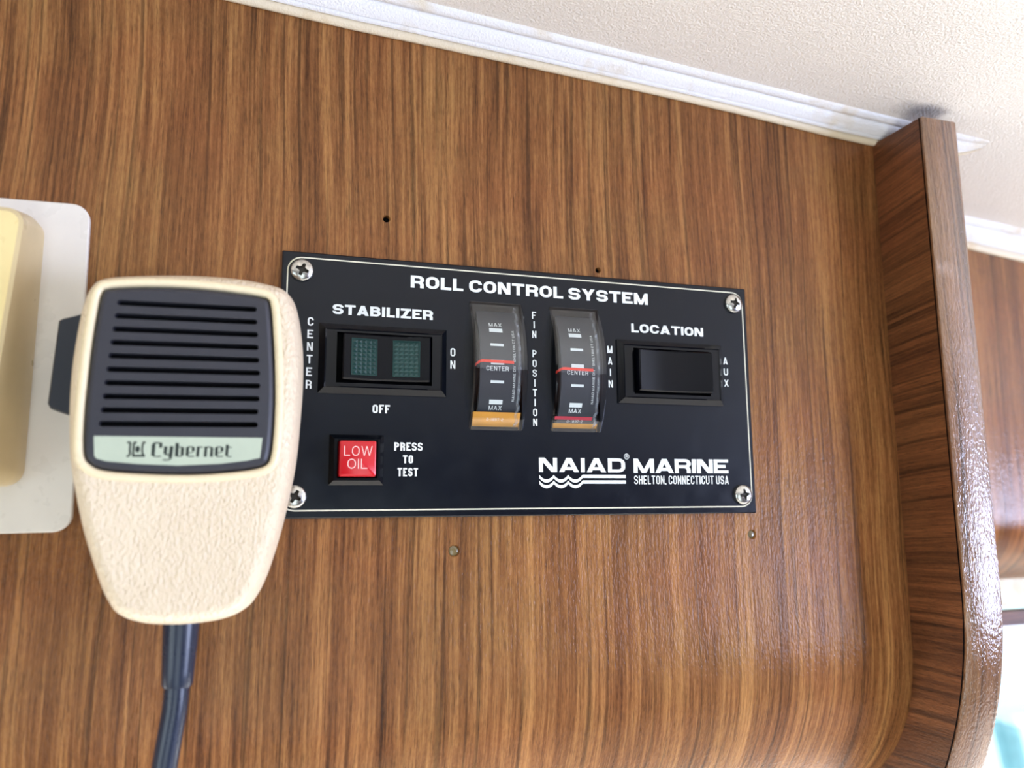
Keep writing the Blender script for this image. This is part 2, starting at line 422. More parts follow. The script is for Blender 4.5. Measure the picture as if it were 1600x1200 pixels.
WID = {'I': 0.0, 'M': 1.22, 'W': 1.5, 'L': .80, 'T': 1.0, 'A': 1.12, 'V': 1.1, 'Y': 1.1, 'X': 1.05, 'E': .92, 'F': .88, ' ': .20, ',': .25, "'": .2, '-': .6, '1': .5, 'J': .8}
def fillet(P, rad, closed):
    """round flagged corners of a polyline"""
    out = []; n = len(P)
    for i, (x, y, fl) in enumerate(P):
        if fl != 1 or (not closed and i in (0, n - 1)): out.append((x, y)); continue
        a = P[i - 1]; c = P[(i + 1) % n]; b = Vector((x, y))
        va = Vector(a[:2]) - b; vc = Vector(c[:2]) - b
        ra = min(rad, va.length * .5 if a[2] == 1 else va.length * .98); rc = min(rad, vc.length * .5 if c[2] == 1 else vc.length * .98)
        r = min(ra, rc)
        p0 = b + va.normalized() * r; p1 = b + vc.normalized() * r
        for k in range(7):
            t = k / 6 * math.pi / 2; s, c_ = math.sin(t), math.cos(t)
            # elliptical corner through p0 .. p1 about the inner centre
            cen = p0 + p1 - b
            q = cen + (p0 - cen) * c_ + (p1 - cen) * s
            out.append((q.x, q.y))
    return out
def stroke(P, th, closed, ext0=0, ext1=0):
    P = [Vector(p) for p in P]
    Q = [P[0]]
    for p in P[1:]:
        if (p - Q[-1]).length > 1e-6: Q.append(p)
    if closed and (Q[0] - Q[-1]).length < 1e-6: Q.pop()
    P = Q; n = len(P)
    if not closed:
        if ext0: P[0] = P[0] + (P[0] - P[1]).normalized() * ext0
        if ext1: P[-1] = P[-1] + (P[-1] - P[-2]).normalized() * ext1
    Lf, Rt = [], []
    for i in range(n):
        if closed or 0 < i < n - 1:
            d0 = (P[i] - P[i - 1]).normalized(); d1 = (P[(i + 1) % n] - P[i]).normalized()
        elif i == 0: d0 = d1 = (P[1] - P[0]).normalized()
        else: d0 = d1 = (P[-1] - P[-2]).normalized()
        t = d0 + d1
        t = t.normalized() if t.length > 1e-6 else d0
        nrm = Vector((-t.y, t.x)); k = max(0.35, nrm.dot(Vector((-d0.y, d0.x))))
        Lf.append(P[i] + nrm * (th / 2 / k)); Rt.append(P[i] - nrm * (th / 2 / k))
    F = []
    for i in range(n if closed else n - 1):
        j = (i + 1) % n; F.append([Lf[i], Rt[i], Rt[j], Lf[j]])
    return F
def glyph(ch, w, h, th, tv, r):
    """polygons of one glyph: w,h outer size, th bar thickness, tv stem thickness"""
    sx = tv / th; polys = []
    W = w / sx
    for it in GL[ch]:
        if it[0] in 'pc':
            pts = [(th / 2 + x * (W - th), th / 2 + y * (h - th), f) for x, y, f in it[1]]
            cl = it[0] == 'c'
            e0 = th / 2 if it[1][0][2] == 9 else 0; e1 = th / 2 if it[1][-1][2] == 9 else 0
            if cl: e0 = e1 = 0
            for q in stroke(fillet(pts, r, cl), th, cl, e0, e1): polys.append([(p[0] * sx, p[1]) for p in q])
        elif it[0] == 'd':
            _, x0, y0, x1, y1 = it
            X0, X1 = x0 * w, x1 * w; dy = abs(y1 - y0) * h; 
            hw = tv * (.98 if ch == 'A' else .84)
            hw = min(hw * math.hypot(dy, X1 - X0) / dy, w * .6)
            a0 = min(max(X0, hw / 2), w - hw / 2); a1 = min(max(X1, hw / 2), w - hw / 2)
            polys.append([(a0 - hw / 2, y0 * h), (a0 + hw / 2, y0 * h), (a1 + hw / 2, y1 * h), (a1 - hw / 2, y1 * h)])
        elif it[0] == 'b':
            _, x0, x1, y = it
            polys.append([(x0 * w, y * h - th * .4), (x1 * w, y * h - th * .4), (x1 * w, y * h + th * .6), (x0 * w, y * h + th * .6)])
    return polys
def text_polys(s, W, h, th, tv, r, gap):
    """a word spread over width W, letters joined as a list of polygons"""
    gaps = gap * (len(s) - 1)
    fixed = sum(tv for c in s if c == 'I'); units = sum(WID.get(c, 1.0) for c in s)
    u = (W - gaps - fixed) / units if units else 1
    x = 0; out = []
    for c in s:
        w = tv if c == 'I' else WID.get(c, 1.0) * u
        if c != ' ':
            out += [[(p[0] + x, p[1]) for p in q] for q in glyph(c, w, h, th, tv, r)]
        x += w + gap
    return out
class Ink:
    """flat print laid on a surface; each stroke 3 microns above the last so that overlaps stay clean"""
    def __init__(s, fn): s.fn = fn; s.mb = MB(); s.k = 0
    def poly(s, P):
        s.k += 1; e = 0.03 + 0.003 * (s.k % 9)
        s.mb.add([s.fn(p[0], p[1], e) for p in P], [tuple(range(len(P)))])
    def word(s, txt, x, z, W, h, th, tv, r, gap, slant=0.0):
        for q in text_polys(txt, W, h, th, tv, r, gap): s.poly([(x + p[0], z + p[1] + slant * p[0]) for p in q])
        return s
    def column(s, txt, x, z0, z1, w, h, th, tv, r):
        """letters stacked downwards, first letter's top at z0, last one's foot at z1"""
        n = len(txt); step = (z0 - z1 - h) / (n - 1)
        for i, c in enumerate(txt):
            if c == ' ': continue
            ww = tv if c == 'I' else w * (1.15 if c in 'MW' else 1)
            for q in glyph(c, ww, h, th, tv, r): s.poly([(x - ww / 2 + p[0], z0 - h - i * step + p[1]) for p in q])
        return s
    def make(s, name, mat, parent, label=None): return s.mb.mk(name, mat, parent, label=label)

# ================================================================== THE SETTING
YW = 1.5            # face of the veneered fascia
Z_ROLL = -74.0    # below this the veneer curves back, slowly at first (cubic), then round an arc
# --- wall panel with its screw holes and the rolled lower edge
holes = [(-48.5, 52.6, 1.25), (22.9, 41.9, 1.05), (-26.5, -49.7, 1.9), (77.5, -46.7, 1.7)]
X0, X1 = -900.0, 141.3
mb = MB()
hl = [circ(x, z, r, 18) for x, z, r in holes]
mb.fill([(X0, Z_ROLL), (X1, Z_ROLL), (X1, 200), (X0, 200)], hl, lambda x, z: (x, YW, z))
for (x, z, r), lp in zip(holes, hl):
    deep = 7 if z > 0 else 0.7
    mb.rings([lift(lp, YW), lift(circ(x, z, r * .85, 18), YW + .3), lift(circ(x, z, r * .8, 18), YW + deep)], cap1=True)
arc = [(YW + 9.4e-5 * q ** 3, Z_ROLL - q) for q in [2 * i for i in range(32)]]
ay, az = arc[-1]; th0 = math.atan(3 * 9.4e-5 * 62 ** 2)
arc += [(ay + 45 * (math.cos(th0) - math.cos(t)), az - 45 * (math.sin(t) - math.sin(th0))) for t in [th0 + (math.pi / 2 - th0) * i / 10 for i in range(1, 11)]]
ZB = arc[-1][1]
arc.append((118, ZB))
mb.rings([[(X0, y, z), (X1, y, z)] for y, z in arc], closed=False)
wall = mb.mk('wall_front', 'wood', smooth=35, kind='structure')
wall['label'] = 'varnished teak veneer panel with vertical grain behind the control panel'
for (x, z, r) in holes[:2]:
    MB().rings([lift(circ(x, z, r * .79, 14), YW + 1.6)], cap0=True).mk('screw_hole', 'void', wall, label='black empty screw hole')
for (x, z, r) in holes[2:]:
    q = [lift(circ(x, z, r * .8 * k, 14), YW + .65 - .25 * math.sqrt(max(0, 1 - k * k))) for k in (1, .8, .5, .15)]
    MB().rings(q, cap1=True).mk('filled_hole', 'plug', wall, smooth=60, label='glossy olive filler in an old screw hole')

# --- ceiling
def zc(x): return 117.9 - 0.070 * x
mb = MB()
xs = [-900 + 100 * i for i in range(21)]
mb.rings([[(x, 180, zc(x)) for x in xs], [(x, -1500, zc(x)) for x in xs]], closed=False)
mb.rings([[(x, 180, zc(x) + 20) for x in xs], [(x, -1500, zc(x) + 20) for x in xs]], closed=False)
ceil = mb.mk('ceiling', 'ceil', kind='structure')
ceil['label'] = 'cream textured vinyl headliner sloping down to the right'

# --- vinyl piping along the ceiling joint
lowpts = [(-900, 165), (-200, 124.5), (-94, 117.3), (-60, 114.8), (-35, 113.6), (-14, 112.4), (16, 110.8), (50, 108.9), (82, 106.7), (119, 103.6), (141, 102.4), (158, 102.2), (175, 102.3)]
def interp(x, P):
    if x <= P[0][0]: return P[0][1]
    for (a, b), (c, d) in zip(P, P[1:]):
        if x <= c: return b + (d - b) * (x - a) / (c - a)
    return P[-1][1]
# profile: u = how far out from the wall (mm), v = 0 at the wall foot .. 1 at the ceiling crease
PROF = [(0, -.02), (.4, -.10), (1.2, -.10), (1.9, -.02), (2.3, .10), (2.42, .32), (2.8, .32), (2.95, .17), (3.6, .19), (4.2, .26), (4.35, .36), (4.55, .36), (4.7, .29), (5.6, .36), (6.9, .52), (8.2, .66), (8.6, .86), (8.95, .88), (9.2, .78), (9.8, .74), (10.6, .78), (11.6, .86), (12.2, .95), (12.2, 1.06), (11.9, 1.3)]
def piping(name, xs, low, yw, tail=None, label=None, mat='trimv'):
    mb = MB(); R = []
    for x in xs:
        lo = interp(x, low); hi = zc(x); k = 1.0
        if tail is not None and x > tail - 14: k = math.sqrt(max(0.0, 1 - ((x - (tail - 14)) / 14) ** 2))
        R.append([(x, yw - (12.2 - (12.2 - u) * k), hi + (lo - hi) * (1 - v) * (k if v < 1 else 1)) for u, v in PROF])
    mb.rings([r[5:] for r in R], closed=False)
    o = mb.mk(name, mat, smooth=50, kind='structure')
    MB().rings([r[:6] for r in R], closed=False).mk('lower_bead', 'bead', o, smooth=60, label='yellowed lower bead')
    if label: o['label'] = label
    return o
xs = [-900 + 50 * i for i in range(15)] + [-180 + 6 * i for i in range(58)] + [168 + 1.5 * i for i in range(14)]
piping('trim_1', [x for x in xs if x <= 189], lowpts, YW, tail=188.9, label='off-white vinyl piping along the top of the teak panel')
# dark crease where piping meets headliner
Y2 = 62.0
low2 = [(150, 98), (240, 91.5), (290, 86.5), (1100, 30)]
piping('trim_2', [158 + 12 * i for i in range(79)], low2, Y2, label='cream vinyl piping above the far teak panel')

# --- end board (stands proud of the panel, rolled lower edge)
XB0, XB1 = 141.3, 157.3
def yf(z):
    s = -66 - z
    return -22.0 if s <= 0 else -22.0 + 140 - math.sqrt(140 ** 2 - s * s)
zz = [102.4, 60, 20, -20, -50] + [-66 - 4 * i for i in range(22)]
front = [(yf(z), z) for z in zz]
ze = front[-1][1]
# lower front corner turns under
ye = front[-1][0]
under = [(ye + 30 * math.sin(math.radians(a)) * .9 + 2, ze - 12 * (1 - math.cos(math.radians(a)))) for a in (20, 40, 60, 80)]
prof = front + under + [(118, ze - 12), (118, 104)]
mb = MB()
inner = [(XB0, y, z) for y, z in prof]; outer = [(XB1, y, z) for y, z in prof]
mb.rings([inner, outer], cap0=True, cap1=True)
board = mb.mk('trim_3', 'wood_side', smooth=30, kind='structure')
board['label'] = 'dark teak end board standing proud at the right of the panel'
# edge band glued on the front
mb = MB()
sec = [(XB0 + .1, -.02), (XB0 + .1, -.75), (XB0 + .6, -1.1), (XB1 - 1.4, -1.1), (XB1 - .4, -.8), (XB1, .0)]
R = []
zb = [102.9 + 0.0] + [102 - 4 * i for i in range(42)] + [z for z in zz if z < -66]
for z in zb:
    zq = min(z, 102.3)
    slope = 0 if zq > -66 else (-66 - zq) / math.sqrt(140 ** 2 - (66 + zq) ** 2)
    R.append([(x + (random.uniform(-.09, .09) if x < XB0 + 1 else 0), yf(zq) + dy, zq) for x, dy in sec])
mb.rings(R, cap0=True, cap1=True)
mb.mk('edge_band', 'wood_edge', board, smooth=40, label='lighter varnished edge strip with vertical grain')
# thin glue seam
mb = MB()
mb.rings([[(XB0 - .12, yf(z) + .0, z), (XB0 - .12, yf(z) + .5, z)] for z in zz], closed=False)
mb.mk('glue_seam', 'void', board)

# --- far panel and the window below it
mb = MB()
R2, ZR2 = 38.0, -39.5
far = [(Y2, 140), (Y2, ZR2)] + [(Y2 + R2 * (1 - math.cos(math.radians(a))), ZR2 - R2 * math.sin(math.radians(a))) for a in range(5, 91, 5)] + [(112, ZR2 - R2)]
mb.rings([[(XB1, y, z), (1100, y, z)] for y, z in far], closed=False)
o = mb.mk('wall_far', 'wood_far', smooth=35, kind='structure'); o['label'] = 'glossy teak panel set back beyond the end board'
win = MB().box(XB1, 1100, 108, 124, -93.5, -77.6).mk('window_1', 'window_cream', kind='structure')
win['label'] = 'window under the far panel with a cream head and bright daylight outside'
MB().box(XB1, 1100, 104, 112, -102.6, -95.2).mk('wooden_bead', 'wood_side', win)
MB().box(XB1, 1100, 113, 118, -105, -102.6).mk('frame_strip', 'plate', win)
MB().add([(XB1, 119, -560), (1100, 119, -560), (1100, 119, -94), (XB1, 119, -94)], [(0, 1, 2, 3)]).mk('pane', 'glass', win)
win2 = MB().box(-900, XB1, 104, 124, -162, ZB - .2).mk('window_2', 'window_cream', kind='structure')
MB().add([(-900, 119, -560), (XB1, 119, -560), (XB1, 119, -150), (-900, 119, -150)], [(0, 1, 2, 3)]).mk('pane', 'glass', win2)

# --- the rest of the cabin, round and behind the viewer
MB().box(-900, 1100, 96, 130, -1500, -560).mk('wall_lower', 'wood_room', kind='structure')
MB().box(-900, 1100, -420, 96, -600, -560).mk('bounce_slab', 'reflector', kind='structure')['label'] = 'unseen cream counter below the front windows'  # added unseen slab that bounces window light up to the ceiling
def wall_with_opening(name, plane, a0, a1, z0, z1, oa0, oa1, oz0, oz1):
    mb = MB()
    fn = (lambda a, z: (plane[1], a, z)) if plane[0] == 'x' else (lambda a, z: (a, plane[1], z))
    mb.fill([(a0, z0), (a1, z0), (a1, z1), (a0, z1)], [[(oa0, oz0), (oa1, oz0), (oa1, oz1), (oa0, oz1)]], fn)
    return mb.mk(name, 'wood_room', kind='structure')
wall_with_opening('wall_right', ('x', 1100), -1500, 130, -1500, 200, -1270, -475, -415, -15)
wall_with_opening('wall_left', ('x', -900), -1500, 130, -1500, 200, -1250, -350, -550, -50)
wall_with_opening('wall_rear', ('y', -1500), -900, 1100, -1500, 200, -525, 225, -1345, -95)
MB().box(-900, 1100, -1500, 130, -1510, -1500).mk('floor', 'floor', kind='structure')

# --- pale deck and rail seen through the window
fd = thing('deck_rail', 'pale blue boat rail outside the window at right edge', 'rail', (1400, 1100, -900))
def bar(a, b, r, n=10):
    a, b = Vector(a), Vector(b); d = (b - a).normalized(); u = d.orthogonal().normalized(); v = d.cross(u)
    return [[tuple(c + (u * math.cos(2 * math.pi * i / n) + v * math.sin(2 * math.pi * i / n)) * r) for i in range(n)] for c in (a, b)]
MB().rings(bar((900, 1150, -460), (3400, 1150, -470), 34), True, True).mk('top_rail', 'outside_teal', fd)
for k in range(7):
    x = 980 + 230 * k
    MB().rings(bar((x, 1150, -460), (x + 160, 1150, -1300), 26), True, True).mk('post', 'outside_teal', fd)
o = MB().box(-3000, 6000, 300, 6000, -1400, -1300).mk('deck', 'outside_white', kind='structure')
o['label'] = 'white foredeck outside the window'

# ================================================================== CONTROL PANEL
cp = thing('control_panel', 'black stabilizer control panel reading ROLL CONTROL SYSTEM screwed to the teak', 'control panel', (0, YW, 0))
PX0, PX1, PZ0, PZ1 = -79.3, 78.8, -39.5, 39.2
mb = MB()
sw = [(-62.9, -34.3, -.2, 15.0), (33.5, 62.0, -.2, 15.2)]
slots_ = []
for (a, b, c, d) in sw: slots_.append([(a, c), (b, c), (b, d), (a, d)])
slots_.append([(-62.2, -29), (-49.6, -29), (-49.6, -16.4), (-62.2, -16.4)])
GA = [(-22.3, -4.8), (4.4, 21.9)]; GZ0, GZ1 = -13.1, 27.7
for a, b in GA: slots_.append([(a + .2, GZ0 + .2), (b - .2, GZ0 + .2), (b - .2, GZ1 - .2), (a + .2, GZ1 - .2)])
out = rrect(PX0, PX1, PZ0, PZ1, .4, 3)
o2 = rrect(PX0 + .35, PX1 - .35, PZ0 + .35, PZ1 - .35, .3, 3)
mb.fill(o2, slots_, lambda x, z: (x, 0, z))
mb.rings([lift(out, YW), lift(out, .35), lift(o2, 0)])
for s in slots_: mb.rings([lift(s, 0), lift(s, 1.4)])
mb.fill(out, [], lambda x, z: (x, YW - .02, z))
mb.mk('face_plate', 'black_panel', cp, smooth=30)
# cream border line, rounded corners
B = rrect(-77.6, 77.2, -37.3, 37.4, 4.2, 8)
ink = Ink(lambda x, z, e: (x, -e, z))
for q in stroke(B, .42, True): ink.poly([tuple(p) for p in q])
ink.make('border_line', 'ink_warm', cp, 'thin cream border line')

PI_ = lambda: Ink(lambda x, z, e: (x, -e, z))
# extended bold
PI_().word('ROLL CONTROL SYSTEM', -40.9, 30.65, 81.2, 3.9, .84, 1.20, 1.2, .52).make('lettering', 'ink', cp, 'ROLL CONTROL SYSTEM')
PI_().word('STABILIZER', -64.3, 20.75, 30.5, 3.05, .68, .98, 1.0, .40).make('lettering', 'ink', cp, 'STABILIZER')
PI_().word('LOCATION', 33.8, 20.85, 27.3, 3.0, .66, .94, 1.0, .40).make('lettering', 'ink', cp, 'LOCATION')
PI_().word('NAIAD', .4, -26.0, 29.7, 4.55, 1.0, 1.4, 1.2, .6).make('lettering', 'ink', cp, 'first word of the maker name, wide bold capitals')
PI_().word('MARINE', 33.1, -26.1, 35.4, 4.65, 1.02, 1.5, 1.2, .35).make('lettering', 'ink', cp, 'second word of the maker name, wide bold capitals')
PI_().word('SHELTON, CONNECTICUT USA', 33.2, -29.75, 35.2, 2.75, .33, .38, .75, .32).make('lettering', 'ink', cp, 'narrow line of town and country')
r_ = PI_().word('R', 30.35, -21.25, .75, .95, .16, .18, .3, 0)
for q in stroke(circ(30.72, -20.8, .85, 18), .18, True): r_.poly([tuple(p) for p in q])
r_.make('registered_mark', 'ink', cp)
# condensed
PI_().column('CENTER', -70.55, 19.3, -2.1, 1.7, 2.55, .42, .48, .6).make('lettering', 'ink', cp, 'CENTER, letters stacked downwards')
PI_().column('ON', -27.45, 12.2, 5.7, 1.6, 2.6, .42, .46, .6).make('lettering', 'ink', cp, 'ON, letters stacked downwards')
PI_().word('OFF', -51.9, -8.75, 5.2, 2.55, .5, .58, .8, .35).make('lettering', 'ink', cp, 'OFF')
p_ = PI_()
p_.word('PRESS', -45.2, -19.85, 8.5, 2.5, .46, .56, .75, .34)
p_.word('TO', -42.6, -23.6, 3.1, 2.4, .46, .56, .75, .34)
p_.word('TEST', -44.15, -27.45, 6.15, 2.5, .46, .56, .75, .34)
p_.make('lettering', 'ink', cp, 'PRESS TO TEST on three lines')
PI_().column('FIN POSITION', -.65, 25.6, -11.5, 1.4, 2.35, .36, .40, .55).make('lettering', 'ink', cp, 'FIN POSITION, letters stacked downwards')
PI_().column('MAIN', 25.75, 15.7, 1.8, 1.55, 2.4, .38, .42, .6).make('lettering', 'ink', cp, 'MAIN, letters stacked downwards')
PI_().column('AUX', 69.35, 13.9, 3.7, 1.7, 2.4, .38, .42, .6).make('lettering', 'ink', cp, 'AUX, letters stacked downwards')
# wave emblem under NAIAD: two bars, each with three scallops at its left end
wv = PI_()
def wave(ztop, th):
    top, bot = [], []
    n = 42
    for i in range(n + 1):
        x = .45 + 14.6 * i / n
        if x < .45 + 4.9 * 3: 
            ph = ((x - .45) / 4.86) % 1.0; dz = -1.5 * math.sin(math.pi * ph) ** .75
        top.append((x, ztop + dz)); bot.append((x, ztop + dz - th))
    top.append((30.2, ztop)); bot.append((30.2, ztop - th))
    top[-2] = (15.05, ztop); bot[-2] = (15.05, ztop - th)
    for i in range(len(top) - 1): wv.poly([top[i], bot[i], bot[i + 1], top[i + 1]])
wave(-26.75, 1.05); wave(-28.55, 1.05)
wv.make('wave_emblem', 'ink', cp, 'white emblem of two wavy bars')

# screws --------------------------------------------------------------
def screw_mesh():
    V = []; F = []; nr, ns = 34, 96; Rr = 3.3
    for i in range(nr + 1):
        r = Rr * i / nr
        for j in range(ns):
            a = 2 * math.pi * j / ns; x, z = r * math.cos(a), r * math.sin(a)
            hgt = 0.6 + 1.3 * (math.sqrt(max(0, 1 - (r / Rr * .985) ** 2)))
            cr = 0
            for u, v in ((x, z), (z, x)):
                wv_ = .34 + .55 * max(0, 1 - abs(u) / 1.2) ** 1.5
                if abs(u) < 1.9: cr = max(cr, min(1, max(0, (wv_ + .12 - abs(v)) / .16)) * min(1, (1.9 - abs(u)) / .4))
            V.append((x, -(hgt - 1.1 * cr), z))
    for i in range(nr):
        for j in range(ns):
            k = (j + 1) % ns; F.append((i * ns + j, i * ns + k, (i + 1) * ns + k, (i + 1) * ns + j))
    dark = [all(V[i][1] > -(1.15 + .0) and math.hypot(V[i][0], V[i][2]) < 2.1 for i in f) for f in F]
    n = len(V)
    V += [(Rr * math.cos(2 * math.pi * j / ns), 0.0, Rr * math.sin(2 * math.pi * j / ns)) for j in range(ns)]
    F += [(nr * ns + j, nr * ns + (j + 1) % ns, n + (j + 1) % ns, n + j) for j in range(ns)]
    return V, F, dark
V, F, DK = screw_mesh()
first = None
for (x, z, a) in ((-73.5, 33.3, 20), (73.5, 33.3, 12), (73.5, -33.3, -8), (-73.5, -33.3, 28)):
    if first is None:
        first = mk('screw', V, F, ['steel', 'recess_shade'], None, smooth=40)
        for i, d_ in enumerate(DK):
            if d_: first.data.polygons[i].material_index = 1
        s_ = first
    else: s_ = first.copy(); COL.objects.link(s_)
    s_.parent = cp; s_.location = Vector((x, -YW, z)) * MM; s_.rotation_euler = (0, math.radians(a), 0)

# rocker switches -------------------------------------------------------
def rocker(x0, x1, z0, z1, hx0, hx1, hz0, hz1, label, lenses):
    # bezel frame: sloped outer edge, flat top, wall down into the opening
    o_ = [(x0, z0), (x1, z0), (x1, z1), (x0, z1)]
    t_ = [(x0 + 1.7, z0 + 1.7), (x1 - 1.7, z0 + 1.7), (x1 - 1.7, z1 - 1.7), (x0 + 1.7, z1 - 1.7)]
    t2 = [(x0 + 2.1, z0 + 2.1), (x1 - 2.1, z0 + 2.1), (x1 - 2.1, z1 - 2.1), (x0 + 2.1, z1 - 2.1)]
    h_ = [(hx0, hz0), (hx1, hz0), (hx1, hz1), (hx0, hz1)]
    mb = MB(); mb.rings([lift(o_, 0), lift(o_, -.55), lift(t_, -2.0), lift(t2, -1.75), lift(h_, -1.75), lift(h_, 1.2)])
    bz = mb.mk('switch_bezel', 'black_bezel', cp, label=label)
    MB().rings([lift(h_, 1.1)], cap0=True).mk('opening', 'void', bz)
    # rocker cap: concave along x
    a, b, c, d = hx0 + (1.6 if lenses else .7), hx1 - (1.0 if lenses else .5), hz0 + .75, hz1 - .65
    n = 20; R = []
    def dep(x): 
        u = (x - (a + b) / 2) / ((b - a) / 2); return -(3.2 + 1.5 * u * u)
    def sect(x, k):
        y = dep(x); e = .45
        return [(x, .8, c + k), (x, y + e, c + k), (x, y, c + k + e), (x, y, d - k - e), (x, y + e, d - k), (x, .8, d - k)]
    for i in range(n + 1):
        x = a + (b - a) * i / n; R.append(sect(x, 0))
    R[0] = [(p[0], min(p[1] + .4, .8), p[2]) for p in R[0]]; R[-1] = [(p[0], min(p[1] + .4, .8), p[2]) for p in R[-1]]
    R.insert(1, sect(a + .4, 0)); R.insert(-1, sect(b - .4, 0))
    mb = MB().rings(R, True, True, closed=True)
    cap = mb.mk('rocker_cap', 'black_gloss', bz, smooth=35)
    if lenses:
        for (lx0, lx1) in ((-58.9, -51.2), (-46.6, -38.5)):
            l0, l1, m0, m1 = lx0, lx1, 1.9, 12.9
            mb = MB(); nx, nz = 5, 8
            # frame of the lens then a grid of small pyramids
            for i in range(nx):
                for j in range(nz):
                    xa, xb = l0 + .35 + (l1 - l0 - .7) * i / nx, l0 + .35 + (l1 - l0 - .7) * (i + 1) / nx
                    za, zb_ = m0 + .35 + (m1 - m0 - .7) * j / nz, m0 + .35 + (m1 - m0 - .7) * (j + 1) / nz
                    xm, zm = (xa + xb) / 2, (za + zb_) / 2
                    mb.add([(xa, dep(xa) - .12, za), (xb, dep(xb) - .12, za), (xb, dep(xb) - .12, zb_), (xa, dep(xa) - .12, zb_), (xm, dep(xm) - .30, zm)],
                           [(0, 1, 4), (1, 2, 4), (2, 3, 4), (3, 0, 4)])
            q0 = [(l0, m0), (l1, m0), (l1, m1), (l0, m1)]; q1 = [(l0 + .35, m0 + .35), (l1 - .35, m0 + .35), (l1 - .35, m1 - .35), (l0 + .35, m1 - .35)]
            mb.rings([[(x, dep(x) + .1, z) for x, z in q0], [(x, dep(x) - .28, z) for x, z in q0], [(x, dep(x) - .28, z) for x, z in q1], [(x, dep(x) - .1, z) for x, z in q1]])
            mb.mk('lens', 'green', bz, label='dark green prismatic lens')
rocker(-68.0, -29.6, -3.3, 17.7, -62.9, -34.3, -.2, 15.0, 'black frame of the two-lens rocker switch', True)
rocker(28.1, 67.5, -3.3, 18.0, 33.5, 62.0, -.2, 15.2, 'black frame of the plain rocker switch', False)

# push button -----------------------------------------------------------
o_ = [(-64.2, -30.1), (-48.4, -30.1), (-48.4, -15.4), (-64.2, -15.4)]
t_ = inset(o_, 0)
t_ = [(-62.9, -28.8), (-49.7, -28.8), (-49.7, -16.7), (-62.9, -16.7)]
h_ = [(-62.0, -28.1), (-50.3, -28.1), (-50.3, -16.9), (-62.0, -16.9)]
bz = MB().rings([lift(o_, 0), lift(o_, -.6), lift(t_, -1.9), lift(h_, -1.9), lift(h_, 1.3)], cap1=True).mk('button_bezel', 'black_bezel', cp)
c0 = rrect(-61.75, -50.75, -27.9, -17.1, .4, 4)
c1 = rrect(-61.45, -51.05, -27.6, -17.4, .5, 4)
c2 = rrect(-61.1, -51.4, -27.25, -17.75, .5, 4)
cap = MB().rings([lift(c0, 1.0), lift(c1, -3.7), lift(c2, -4.0)], cap1=True).mk('button_cap', 'red', bz, smooth=40, label='red square push button reading LOW OIL')
lt = Ink(lambda x, z, e: (x, -4.0 - e, z))
lt.word('LOW', -60.25, -21.75, 8.1, 2.85, .27, .27, 1.6, .55)
lt.word('OIL', -59.2, -25.45, 5.7, 2.85, .27, .27, 1.6, .6)
lt.make('lettering', 'ink_pink', bz, 'LOW OIL')

